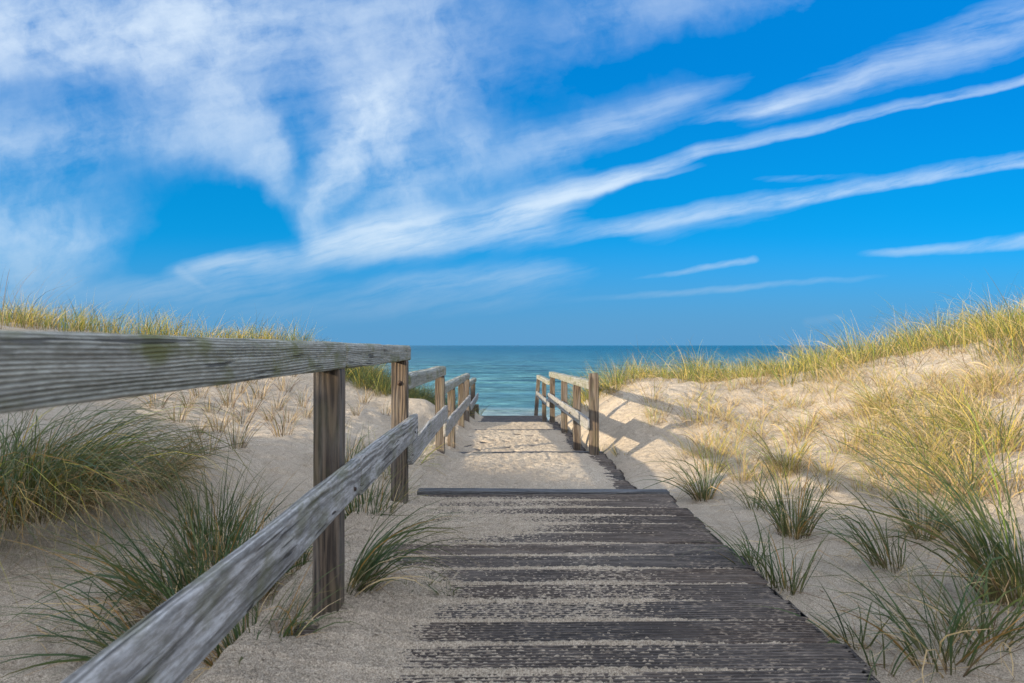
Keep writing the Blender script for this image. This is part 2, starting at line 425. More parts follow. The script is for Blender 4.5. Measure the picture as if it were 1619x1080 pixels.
_n = _h.noise(_h.n('ShaderNodeNewGeometry').outputs['Position'], 120.0, 4.0)
_h.put(_b.inputs['Base Color'], _h.mix(_n, (0.02, 0.018, 0.016), (0.07, 0.04, 0.025)))
_b.inputs['Metallic'].default_value = 0.4; _b.inputs['Roughness'].default_value = 0.7

# ------------------------------------------------------------------ terrain
CX, HALF = 0.215, 0.92          # centre line and half width of the boardwalk (1.84 m wide)
STEPS = [(-9.0, 4.62, 0.0), (4.62, 7.55, -0.19), (7.55, 11.2, -0.39), (11.2, 13.4, -0.51), (13.4, 17.3, -0.74)]


def deck_level(y):
    y = np.asarray(y, float)
    return np.interp(y, [4.5, 4.7, 7.5, 7.6, 11.1, 11.3, 13.3, 13.5, 17.3, 22], [0, -.19, -.19, -.39, -.39, -.51, -.51, -.74, -.78, -2.0])


def P(px, py, Y): return (U_(px)*Y, Y, CAMZ + V_(py)*Y)


CTRL = [
    # right flank beside the boardwalk
    (1.3, -1, -.10), (1.3, 1, -.10), (1.3, 2.5, -.08), (1.3, 4, -.10), (1.27, 5.5, -.22), (1.27, 7, -.30),
    (1.28, 8.5, -.30), (1.3, 10, -.25), (1.35, 12, -.30), (1.3, 14, -.62), (1.3, 17, -.85),
    (1.65, 8.4, .0), (1.62, 9.5, .12), (1.85, 10.3, .29), (2.3, 8.5, .13), (2.3, 10.5, .32), (2.1, 12, .30), (1.7, 13, .0),
    (2, 2.6, -.06), (2, 4, -.10), (2, 5, -.12), (2.4, 5.6, -.06), (2.1, 6.8, -.12), (3.0, 7.3, -.08), (3.3, 8.9, .08),
    (3, 3, .02), (3.2, 5, .08), (4, 4, .25), (4.2, 6, .32), (5, 8, .62), (5.5, 5, .62), (6, 8, .86), (7, 9, 1.08), (7, 5, .9),
    P(1300, 588, 11), P(1200, 600, 11.8), P(1110, 608, 12.2), P(1450, 562, 9.5), P(1600, 540, 8.5), (9, 9, 1.6), (12, 8, 1.9),
    (2.5, 16, -.25), (4, 16, -.2), (6, 16, .0), (8, 14.5, .5), (12, 15, .7), (3, 20, -1.6), (8, 20, -1.0), (14, 20, -.6),
    (20, 8, 2.2), (20, 16, .8), (20, 0, 2.0),
    # left flank
    (-.85, -1, -.06), (-.85, 1, -.08), (-.85, 2.5, -.06), (-.85, 4, -.09), (-.9, 5.5, -.20), (-.9, 7.2, -.36), (-.9, 9, -.42),
    (-.9, 11, -.46), (-.85, 13, -.60), (-.8, 16, -.80),
    (-1.9, 5.3, .0), (-1.5, 3, -.05), (-2.6, 4.2, .10), (-3, 3, .14), (-2, 2, -.04), P(420, 660, 8.5), P(300, 700, 6.5), P(350, 600, 11),
    P(250, 560, 11.5), P(300, 540, 13), P(100, 528, 11), P(0, 520, 9.5), P(450, 549, 14), (-2.95, 4.4, .34), (-3.5, 5.2, .38), P(560, 606, 13), P(500, 578, 13.4), P(600, 642, 12),
    P(600, 655, 10), P(675, 632, 12.5), P(640, 650, 11.5), P(520, 690, 7.0),
    (-5, 17, .2), (-3, 17, -.3), (-8, 16, .7), (-12, 12, 1.6), (-2, 15.5, -.3), (-3, 20, -1.5), (-8, 20, -.9), (-14, 20, -.5),
    (-6, 3.2, 1.46), (-6.4, .2, 2.2), (-7.2, -2.2, 2.92), (-9, 1, 2.38), (-9, -4, 3.2), (-12, 0, 2.4), (-7.2, 6, 1.15), (-4, 1, .62), (-4.2, 3.2, .6),  # unseen high dune, heights shaped so its shade falls on the front boards
    (-3, -1, .35), (-4, -4, .9), (-12, 6, 1.8), (-20, 4, 2.2), (-20, -6, 2.6), (-20, 16, .8),
    # behind the camera
    (0, -4, -.05), (3, -4, .1), (6, -3, .8), (0, -10, .2), (8, -8, 1.0), (-4, -10, 1.5), (12, -8, 1.6), (-14, -12, 3.0), (14, 0, 1.6),
    (0.2, -1, -.1), (0.2, 2, -.1), (0.2, 4, -.12), (0.2, 6, -.28), (0.2, 9, -.48), (0.2, 12, -.62), (0.2, 15, -.85), (0.2, 19, -1.4),
]
CT = np.array(CTRL, float)
CXY, CZ = CT[:, :2], CT[:, 2]


def _tps(r2):
    r2 = np.maximum(r2, 1e-12); return 0.5*r2*np.log(r2)


_n = len(CT)
_K = _tps(((CXY[:, None]-CXY[None])**2).sum(2)) + np.eye(_n)*0.015
_Pm = np.hstack([np.ones((_n, 1)), CXY])
_A = np.zeros((_n+3, _n+3)); _A[:_n, :_n] = _K; _A[:_n, _n:] = _Pm; _A[_n:, :_n] = _Pm.T
_W = np.linalg.solve(_A, np.concatenate([CZ, np.zeros(3)]))


def rbf(x, y):
    xf, yf = x.ravel(), y.ravel(); out = np.empty_like(xf)
    for i in range(0, len(xf), 20000):
        a, b = xf[i:i+20000], yf[i:i+20000]
        r2 = (a[:, None]-CXY[None, :, 0])**2 + (b[:, None]-CXY[None, :, 1])**2
        out[i:i+20000] = _tps(r2) @ _W[:_n] + _W[_n] + a*_W[_n+1] + b*_W[_n+2]
    return out.reshape(x.shape)


SEA_Z = -8.0


def ground(x, y, detail=True):
    x = np.asarray(x, float); y = np.asarray(y, float)
    z = rbf(np.clip(x, -20, 20), np.clip(y, -12, 21))
    z = z + np.clip(fbm(x*.12, y*.12, 3, 5), -1, 1)*1.6*sstep(np.abs(x), 16, 40)
    if detail:
        off = sstep(np.abs(x-CX), 0.9, 1.5)
        z = z + sstep(x, 1.6, 2.5)*(0.080*fbm(x*1.9, y*1.9, 3, 13) + .035*(.4-np.abs(fbm(x*1.1, y*1.3, 2, 15))))
        z = z + off*(0.045*fbm(x*0.9, y*0.9, 3, 11) + 0.016*fbm(x*4.3, y*4.3, 3, 23))
        near = sstep(y, 14, 9)
        dn = vnoise(x*7.0, y*7.0, 41); z = z - near*off*(0.030*sstep(dn, 0.36, 0.62) + 0.007*fbm(x*15, y*15, 2, 43)) + near*off*0.007*np.sin((y*0.8+x*0.5+0.35*fbm(x*1.2, y*1.2, 2, 47))*2*np.pi/0.13)*sstep(fbm(x*.5, y*.5, 2, 49), -.05, .3)      # footprints and dents
    # fall to the beach
    bz = np.interp(y, [14, 18, 24, 32, 60, 80, 110, 400], [-.6, -1.0, -3.2, -5.6, -7.2, -8.1, -9.2, -14])
    w = sstep(y, 15.5, 22.0)
    z = z*(1-w) + bz*w
    # trench under the boardwalk so that the planks stay clear
    t = sstep(np.abs(x-CX), 0.985, 0.87)*sstep(y, 18.2, 17.4)
    z = z*(1-t) + (deck_level(y)-0.16)*t
    return z


def stretch(a, b, lo, hi, fine, grow, cap):
    """1-D grid: fine spacing inside [a,b], growing outwards to [lo,hi]"""
    c = list(np.arange(a, b, fine))
    s = fine; vv = a
    left = []
    while vv > lo: s = min(s*grow, cap); vv -= s; left.append(vv)
    s = fine; vv = c[-1]
    while vv < hi: s = min(s*grow, cap); vv += s; c.append(vv)
    return np.array(left[::-1]+c)


gx = stretch(-3.2, 4.0, -160, 160, 0.028, 1.05, 6.0)
gy = stretch(1.2, 9.0, -16, 115, 0.032, 1.035, 3.0)
TX, TY = np.meshgrid(gx, gy, indexing='ij')
TZ = ground(TX, TY)
terrain = mesh_np('sand_dunes', np.stack([TX, TY, TZ], 2).reshape(-1, 3), grid_faces(len(gx), len(gy)), SAND)
tag(terrain, 'pale sand dunes on both sides of the boardwalk, falling to the beach', 'sand', kind='structure')

from bisect import bisect


def ground_px(px, py, y0=1.2, y1=24.0):
    """point of the dunes seen at a photo pixel"""
    Y = np.concatenate([np.arange(y0, 8, .02), np.arange(8, y1, .05)])
    X = U_(px)*Y; Z = CAMZ + V_(py)*Y
    H = ground(X, Y)
    k = np.nonzero(Z <= H)[0]
    i = k[0] if len(k) else len(Y)-1
    return float(X[i]), float(Y[i]), float(H[i])


# ------------------------------------------------------------------ sea
sy = stretch(62, 220, 60, 40000, 0.55, 1.035, 4000)
sx = np.concatenate([-np.geomspace(30000, 130, 40), np.linspace(-120, 160, 150), np.geomspace(170, 30000, 40)])
SX, SY = np.meshgrid(sx, sy, indexing='ij')
amp = sstep(SY, 60, 75)*sstep(SY, 900, 300)
ph = SY + 5.0*fbm(SX*.012, SY*.012, 2, 71)
swell = np.sin(ph*2*np.pi/15.0)*0.5 + np.sin(ph*2*np.pi/9.3+1.7)*0.25
SZ = SEA_Z + amp*(1.0*np.sign(swell)*np.abs(swell)**1.0*(0.55+0.7*fbm(SX*.02, SY*.03, 2, 73)) + 0.16*fbm(SX*.25, SY*.6, 3, 79))
sea = mesh_np('sea', np.stack([SX, SY, SZ], 2).reshape(-1, 3), grid_faces(len(sx), len(sy)), SEA)
tag(sea, 'calm turquoise sea with low swells reaching the horizon', 'sea', kind='structure')

# ------------------------------------------------------------------ timber
BEAM_ID = [0]


def beam(name, p0, p1, w, hgt, mat, parent, rnd=0.008, top_round=0.0, rows=None, rough=0.0016, warp=0.004, vertical=False, pith=None):
    """a squared timber from p0 to p1 (centre line), w across, hgt high, weathered surface, one closed mesh"""
    BEAM_ID[0] += 1; seed = BEAM_ID[0]*13
    p0, p1 = np.array(p0, float), np.array(p1, float)
    L = np.linalg.norm(p1-p0); ex = (p1-p0)/L
    if vertical: ey = np.array([1., 0, 0]); ez = np.cross(ex, ey)
    else: ey = np.cross([0, 0, 1.], ex); ey /= np.linalg.norm(ey); ez = np.cross(ex, ey)
    # cross section, rounded corners
    pts = []
    rt = max(rnd, top_round)
    def corner(cx, cy, r, a0):
        for k in range(5):
            a = a0 + k*math.pi/8; pts.append((cx+r*math.cos(a), cy+r*math.sin(a)))
    a, b = w/2, hgt/2
    def edge(x0, y0, x1, y1, n):
        for k in range(1, n): pts.append((x0+(x1-x0)*k/n, y0+(y1-y0)*k/n))
    ne = max(4, int(hgt/0.006)) if rough > 0.001 else 4
    nw = max(4, int(w/0.009)) if rough > 0.001 else 4
    corner(a-rt, b-rt, rt, 0); edge(a-rt, b, -a+rt, b, nw)
    corner(-a+rt, b-rt, rt, math.pi/2); edge(-a, b-rt, -a, -b+rnd, ne)
    corner(-a+rnd, -b+rnd, rnd, math.pi); edge(-a+rnd, -b, a-rnd, -b, nw)
    corner(a-rnd, -b+rnd, rnd, 1.5*math.pi); edge(a, -b+rnd, a, b-rt, ne)
    pts = np.array(pts); m = len(pts)
    n = rows or max(6, min(260, int(L/0.02)))
    ts = np.linspace(0, L, n)
    # the end rings are drawn in a little so that the ends look worn
    shrink = np.ones(n); shrink[0] = shrink[-1] = 1 - min(0.12, 0.010/min(w, hgt)*1.2)
    per = np.cumsum(np.linalg.norm(np.diff(np.vstack([pts, pts[:1]]), axis=0), axis=1)); per = per-per[0]
    nrm = np.stack([np.roll(pts, -1, 0)[:, 1]-np.roll(pts, 1, 0)[:, 1], -(np.roll(pts, -1, 0)[:, 0]-np.roll(pts, 1, 0)[:, 0])], 1)
    nrm /= np.linalg.norm(nrm, axis=1)[:, None]+1e-9
    LL, PP = np.meshgrid(ts, per, indexing='ij')
    disp = rough*(vnoise(LL*1.8, PP*95, seed) + 0.7*vnoise(LL*4.5, PP*190, seed+3)) + rough*1.2*vnoise(LL*2.2, PP*14, seed+5)
    wy = warp*vnoise(ts*0.8, ts*0+.5, seed+7); wz = warp*vnoise(ts*0.8, ts*0+7.5, seed+9)
    a_ = pts[None, :, 0]*shrink[:, None] + nrm[None, :, 0]*disp + wy[:, None]
    b_ = pts[None, :, 1]*shrink[:, None] + nrm[None, :, 1]*disp + wz[:, None]
    V = p0[None, None] + ts[:, None, None]*ex + a_[..., None]*ey + b_[..., None]*ez
    verts = V.reshape(-1, 3)
    px_, pz_ = pith if pith else (random.uniform(-.06, .06), -0.07-random.random()*0.05)
    off = random.uniform(0, 50)
    gl = np.stack([LL+off, np.broadcast_to(pts[None, :, 0]-px_, LL.shape), np.broadcast_to(pts[None, :, 1]-pz_, LL.shape)], 2).reshape(-1, 3)
    i = np.arange(n-1)[:, None]*m; j = np.arange(m)[None]; j2 = (j+1) % m
    faces = np.stack([i+j, i+j2, i+m+j2, i+m+j], 2).reshape(-1, 4)
    # end caps as quads towards the centre
    caps = []; cv = []; cg = []
    for e, base in ((0, 0), (1, (n-1)*m)):
        c_i = len(verts)+len(cv)
        cv.append(V[0 if e == 0 else -1].mean(0)); cg.append((off+(L if e else 0), -px_, -pz_))
        for k in range(0, m, 2):
            k1, k2 = (k+1) % m, (k+2) % m
            q = (c_i, base+k2, base+k1, base+k) if e == 0 else (c_i, base+k, base+k1, base+k2)
            caps.append(q)
    if m % 2: caps = [q for q in caps]
    verts = np.vstack([verts, cv]); gl = np.vstack([gl, cg]); faces = np.vstack([faces, np.array(caps)])
    return mesh_np(name, verts, faces, mat, parent, True, {'grain': ('FLOAT_VECTOR', gl)})


def bolt(parent, loc, axis='y', r=0.011):
    vs = []; fs = []
    for k, (rr, dd) in enumerate(((r*1.25, 0), (r*1.25, .003), (r*.8, .004), (r*.72, .010), (r*.3, .012))):
        for q in range(10):
            a = 2*math.pi*q/10
            c, s_ = rr*math.cos(a), rr*math.sin(a)
            vs.append((loc[0]+c, loc[1]-dd, loc[2]+s_) if axis == 'y' else (loc[0]+dd, loc[1]+c, loc[2]+s_))
    for k in range(4):
        for q in range(10): fs.append((k*10+q, k*10+(q+1) % 10, k*10+10+(q+1) % 10, k*10+10+q))
    return mesh_np('bolt', vs, fs, IRON, parent)


def bracket(parent, x, y, z):
    """black iron bracket hanging a rail behind a post"""
    bx = beam('bracket', (x, y-.006, z-.05), (x, y-.006, z+.05), 0.07, 0.012, IRON, parent, rnd=.002, rows=6, rough=0, warp=0, vertical=True)
    return bx


LX, RX, PW = -0.630, 1.022, 0.096
left = empty('wooden_railing', (LX, 2.5, 0), 'weathered wooden railing left of the boardwalk, running from the near left edge towards the sea', 'railing', 'railings beside the boardwalk')
right = empty('wooden_railing', (RX, 7.45, -.39), 'short sunlit wooden railing right of the boardwalk, starting at a tall square post', 'railing', 'railings beside the boardwalk')


def fix_parent(o, root):
    o.matrix_parent_inverse.identity()
    me = o.data
    n_ = len(me.vertices); co = np.empty(n_*3, np.float32); me.vertices.foreach_get('co', co)
    co = co.reshape(-1, 3) - np.array(root.location, np.float32)
    me.vertices.foreach_set('co', co.ravel()); me.update()


def post(root, x, y, ztop, zbot, lean=0.0, wd=PW, pith=None):
    return beam('post', (x+lean, y, zbot), (x, y, ztop), wd, wd, POST, root, rnd=.006, rough=.0011 if y < 6 else .0007, vertical=True,
                rows=None if y < 6 else 24, warp=.002, pith=pith)


RW, RH = 0.108, 0.098
# left posts
post(left, LX, 2.53, .925, -.35, pith=(.03, -.02)); post(left, LX, 4.30, .915, -.5, pith=(-.05, -.06))
post(left, LX, 7.15, .69, -.8); post(left, LX, 8.8, .455, -.8); post(left, LX, 11.0, .41, -.9); post(left, LX, 12.9, .37, -1.0)
post(left, LX+.01, 15.5, .20, -1.2, lean=-.03, wd=.11); post(left, LX+.03, 17.4, -.50, -1.4, wd=.11)
# left handrails
rc = LX - .002
beam('handrail', (rc, -1.6, .977), (rc, 2.576, .963), RW, RH, RAIL, left, top_round=.02, rough=.0019, rows=250, pith=(-.10, -.14))
beam('handrail', (rc, 2.602, .961), (rc, 3.408, .957), RW, RH, RAIL, left, top_round=.022, rough=.0017, rows=80, pith=(-.10, -.10))
beam('handrail', (rc, 3.430, .957), (rc, 4.46, .951), RW-.002, RH-.002, RAIL, left, top_round=.022, rough=.0017, rows=90, pith=(-.12, -.11))
beam('handrail', (rc, 4.37, .765), (rc, 7.32, .730), RW, RH, RAIL, left, top_round=.03, rows=110)
beam('handrail', (rc, 7.22, .532), (rc, 13.0, .42), RW, RH, RAIL, left, top_round=.03, rows=130)
beam('handrail', (rc, 12.98, .25), (rc, 16.6, .17), RW, RH, RAIL, left, top_round=.02, rows=60)
# left lower boards
lb = LX + PW/2 + .022
beam('lower_rail', (lb, -1.4, .503), (lb, 2.66, .497), .036, .136, BOARD, left, rnd=.009, rough=.0016, rows=240, warp=.006, pith=(.2, -.05))
beam('lower_rail', (lb, 2.664, .494), (lb, 4.50, .482), .036, .152, BOARD, left, rnd=.008, rough=.0014, rows=120, warp=.005, pith=(.2, -.05))
beam('lower_rail', (lb, 4.26, .325), (lb, 7.08, .312), .036, .145, BOARD, left, rnd=.007, rows=90)
beam('lower_rail', (lb, 6.92, .145), (lb, 12.7, .01), .036, .15, BOARD, left, rnd=.007, rows=100)
beam('lower_rail', (lb, 12.9, -.17), (lb, 17.0, -.25), .036, .14, BOARD, left, rnd=.007, rows=50)
bracket(left, LX+.01, 4.362, .765); bracket(left, LX+.01, 7.212, .53)
bolt(left, (LX+.005, 4.30-PW/2, .765), 'y', .013)
for y_, z_ in ((2.53, .47), (4.30, .455), (7.15, .31)): bolt(left, (lb+.018, y_, z_), 'x', .010)
# right posts
post(right, RX, 7.45, .694, -.7, wd=.10); post(right, RX, 9.1, .50, -.8); post(right, RX, 10.9, .46, -.9); post(right, RX, 13.4, .41, -1.0)
post(right, RX-.02, 15.6, .20, -1.2); post(right, RX-.03, 17.7, .16, -1.3, lean=-.10)
beam('handrail', (RX, 7.51, .56), (RX, 13.65, .425), RW, RH, RAIL, right, top_round=.02, rows=120)
beam('handrail', (RX-.01, 13.66, .25), (RX-.02, 18.0, .175), RW, RH, RAIL, right, top_round=.02, rows=60)
rb = RX - PW/2 - .022
beam('lower_rail', (rb, 7.38, .145), (rb, 13.5, -.005), .036, .135, BOARD, right, rnd=.006, rows=100)
beam('lower_rail', (rb, 13.3, -.15), (rb-.01, 17.7, -.25), .036, .13, BOARD, right, rnd=.006, rows=50)
bracket(right, RX, 7.509, .56)
for y_, z_ in ((9.1, .10), (10.9, .06), (13.4, 0)): bolt(right, (rb-.022, y_, z_), 'y', .012)

# ------------------------------------------------------------------ boardwalk
walk = empty('boardwalk', (CX, 2.0, 0), 'weathered grey plank boardwalk half buried in drifted sand, stepping down to the sea', 'boardwalk')
PITCH = 0.192
PROF = []
for r_ in range(9):                       # nine anti-slip ridges
    y_ = 0.004 + r_*0.0203
    PROF += [(y_, -.0085), (y_+.0035, -.0016), (y_+.0060, 0), (y_+.0110, 0), (y_+.0135, -.0016), (y_+.0168, -.0085)]
PROF = [(0.0, -.030), (0.001, -.008)] + PROF + [(PITCH-.0085, -.009), (PITCH-.0075, -.030)]
PROF = np.array(PROF)


def planks(name, y_start, y_end, lev, slope=0.0, nx=70, coarse=False, x0=CX-HALF, x1=CX+HALF):
    prof = PROF if not coarse else np.array([(0, -.03), (.001, -.003), (.006, 0), (.06, .0), (.12, 0), (PITCH-.014, 0), (PITCH-.009, -.003), (PITCH-.008, -.03)])
    k = len(prof); vs = []; gs = []; fs = []; base = 0; num = 0
    y = y_end - PITCH
    while y > y_start - PITCH*0.5:
        xa = x0 + random.uniform(-.02, .02); xb = x1 + random.uniform(-.03, .018)
        xs = np.linspace(xa, xb, nx)
        XX, YY = np.meshgrid(xs, prof[:, 0], indexing='ij')
        ZZ = np.broadcast_to(prof[:, 1][None], XX.shape).copy()
        wearing = 1 - 0.35*sstep(vnoise(XX*3+num*7, YY*20, 91), .0, .6)
        ZZ = np.where(ZZ < 0, np.maximum(ZZ*np.where(ZZ < -.02, 1, wearing), -.03), ZZ)
        tz = random.uniform(-.0013, .0015); tl = random.uniform(-.004, .004)
        ZZ = ZZ + tz + tl*(XX-CX) + .0012*vnoise(XX*9+num*3, YY*160, 93) + .003*vnoise(XX*1.3+num*5, YY*3, 95)
        YY = YY + .004*vnoise(XX*1.1+num*9, XX*0+.3, 97) + random.uniform(-.002, .002)
        # worn, splintered right end
        endw = sstep(XX, xb-.06, xb)
        ZZ = ZZ - endw*.004*(1+vnoise(YY*90+num, YY*0, 99))
        XX = XX + endw*.02*vnoise(YY*110+num*3, YY*0+.7, 98)
        lv = lev + slope*(y-y_start)
        vs.append(np.stack([XX, YY+y, ZZ+lv], 2).reshape(-1, 3))
        gs.append(np.stack([XX+num*.61, YY, np.full_like(XX, num*1.7)], 2).reshape(-1, 3))
        fs.append(grid_faces(nx, k)+base)
        # end faces
        q = []
        for col in (0, nx-1):
            c0 = base+col*k
            for a in range(0, k//2-1):
                b_ = k-1-a
                f_ = (c0+a, c0+a+1, c0+b_-1, c0+b_)
                q.append(f_ if col else f_[::-1])
        fs.append(np.array(q)); base += nx*k; num += 1; y -= PITCH
    o = mesh_np(name, np.vstack(vs), np.vstack(fs), DECK, walk, False, {'grain': ('FLOAT_VECTOR', np.vstack(gs))})
    return o


planks('deck', -0.6, 4.60, 0.0, nx=80)
planks('deck', 4.70, 7.53, -.19, nx=50)
planks('deck', 7.6, 11.19, -.39, nx=40, coarse=True)
planks('deck', 11.25, 13.39, -.51, nx=40, coarse=True)
planks('deck', 13.45, 17.35, -.74, slope=-.012, nx=40, coarse=True)
# kerb boards at the ends of the terraces
beam('step_board', (-.56, 4.650, -.006), (1.145, 4.647, -.012), .10, .046, STEP, walk, rnd=.004, rows=90, rough=.0013, warp=.006)
beam('step_board', (-.68, 7.575, -.205), (1.14, 7.575, -.205), .05, .05, STEP, walk, rnd=.006, rows=40)
beam('step_board', (-.68, 11.215, -.405), (1.13, 11.215, -.405), .05, .05, STEP, walk, rnd=.006, rows=40)
beam('step_board', (-.68, 13.42, -.525), (1.13, 13.42, -.525), .05, .05, STEP, walk, rnd=.006, rows=40)
# bearers under the planks
for bx_ in (CX-.8, CX+.8):
    for (ya, yb, lv) in STEPS:
        ya = max(ya, -.6)
        beam('stringer', (bx_, ya+.06, lv-.085), (bx_, yb-.06, lv-.085), .07, .10, POST, walk, rows=20, rough=0, warp=0)
# stairs down to the beach beyond the last terrace
for k in range(6):
    beam('stair_tread', (-.68, 17.55+k*.32, -.93-k*.17), (1.12, 17.55+k*.32, -.93-k*.17), .28, .045, STEP, walk, rows=12, rough=.0005)
for o in list(walk.children): fix_parent(o, walk)
for o in list(left.children): fix_parent(o, left)
for o in list(right.children): fix_parent(o, right)

# ------------------------------------------------------------------ sand blown over the boards


def drift(name, xs, ys, fn, label):
    X, Y = np.meshgrid(xs, ys, indexing='ij')
    Z = fn(X, Y)
    o = mesh_np(name, np.stack([X, Y, Z], 2).reshape(-1, 3), grid_faces(len(xs), len(ys)), SAND)
    return tag(o, label, 'sand', kind='stuff')


def drift_near(X, Y):
    grain = fbm(X*55, Y*55, 3, 131, .6)
    big = fbm(X*1.5, Y*1.3, 3, 137)
    mid = fbm(X*6, Y*16, 3, 139)
    yj = np.mod(4.60-Y, PITCH); dj = np.minimum(yj-.004, PITCH-yj)
    joint = np.exp(-(dj/.013)**2)
    right_bare = sstep(X, .35, 1.0)
    pn = np.floor((4.6-Y)/PITCH)
    grain2 = fbm(X*38, Y*120, 2, 133, .6)
    base = -.0040 - .0062*right_bare + .0022*sstep(Y, 3.2, 3.9)*sstep(X, .75, .2) - .0012*sstep(X, -.4, .2)
    cover = .55*big + .35*mid + .30*vnoise(X*.8+pn*3.1, pn*1.7+.5, 145)
    h = base + .0042*cover + .0075*grain + .0045*grain2 + rng.normal(0, .0017, X.shape)
    h = h + joint*(.0100 + .006*vnoise(X*5, Y*0+np.floor((4.6-Y)/PITCH)*3.7, 143) - .004*right_bare)
    # the drift against the left edge and the first post
    edge = -.66 + .22*sstep(Y, 3.3, 2.3) + .08*sstep(Y, 3.0, 4.4) + .10*fbm(X*2, Y*2.2, 3, 151)
    d_ = edge - X
    h = h + .0030*vnoise(X*130, Y*130, 135)
    h = h + .075*sstep(d_, -.14, .42) + .010*sstep(d_, -.22, .02)
    h = h + .055*np.exp(-(((X+.52)/.20)**2 + ((Y-2.78)/.20)**2))
    h = h + .012*np.exp(-(((X+.05)/.22)**2 + ((Y-3.75)/.16)**2))
    # sinks under the dune sand at the outer edge, and under the planks at the right edge
    h = h - .25*sstep(X, -.80, -1.02) - .05*sstep(X, 1.02, 1.13)
    # planks bare by the first post
    h = h - .10*np.exp(-(((X+.72)/.10)**2 + ((Y-2.40)/.12)**2))
    h = h - .035*sstep(Y, 4.50, 4.60)
    return h


drift('drifted_sand', np.arange(-1.02, 1.16, .0085), np.concatenate([np.arange(.4, 1.7, .02), np.arange(1.7, 4.61, .0052)]), drift_near,
      'thin sand blown over the shaded front boards, filling their grooves')


def drift_far(X, Y):
    lev = deck_level(Y)
    clump = fbm(X*14, Y*14, 3, 161, .6)
    foot = vnoise(X*5.5, Y*5.0, 167)
    big = fbm(X*1.5, Y*1.2, 2, 163)
    h = lev + .016 + .012*big + .022*clump - .040*sstep(foot, .15, .7)*sstep(Y, 7.4, 8.0)*sstep(Y, 11.2, 10.4)*sstep(X, .75, .3)
    bare = sstep(X + .02*fbm(X*3, Y*3, 2, 165), .86, 1.08)
    h = h - .030*bare
    for (ya, yb, lv) in STEPS[1:4]:
        h = h - .045*np.exp(-((Y-yb+.02)/.045)**2)*(.75+.6*fbm(X*3, Y*0+yb, 2, 169))
    h = h - .05*sstep(Y, 13.35, 13.6)*(1-sstep(X, -.25, -.6))
    h = h + .10*sstep(X, -.45, -.72)
    h = h + .05*sstep(X, -.52, -.7)*sstep(Y, 13.5, 14.5)
    h = h - .30*sstep(X, -.85, -1.02) - .10*sstep(X, 1.04, 1.14)
    return h


drift('drifted_sand', np.arange(-1.02, 1.16, .013), np.arange(4.74, 17.2, .016), drift_far,
      'thick trampled sand covering the sunlit boards of the lower terraces')

# ------------------------------------------------------------------ beach grass
PAL = {  # base, middle, tip
    'green': [((.15, .12, .055), (.050, .090, .032), (.10, .11, .045)), ((.12, .11, .05), (.040, .078, .034), (.14, .13, .06)), ((.14, .12, .05), (.075, .105, .036), (.17, .14, .06))],
    'olive': [((.16, .12, .055), (.095, .105, .035), (.18, .14, .055)), ((.14, .11, .05), (.07, .09, .035), (.2, .15, .06))],
    'gold': [((.30, .22, .10), (.40, .34, .055), (.50, .39, .10)), ((.24, .20, .08), (.24, .28, .045), (.42, .36, .09)), ((.30, .22, .10), (.46, .33, .08), (.55, .44, .20)), ((.20, .18, .07), (.15, .21, .045), (.32, .30, .08))],
    'straw': [((.30, .22, .13), (.50, .38, .21), (.60, .50, .32)), ((.24, .17, .10), (.42, .31, .16), (.52, .40, .24))],
    'brown': [((.10, .07, .045), (.17, .115, .07), (.24, .175, .11)), ((.13, .09, .06), (.22, .155, .095), (.28, .2, .13))],
    'orange': [((.18, .13, .06), (.30, .17, .05), (.36, .24, .10))],
}


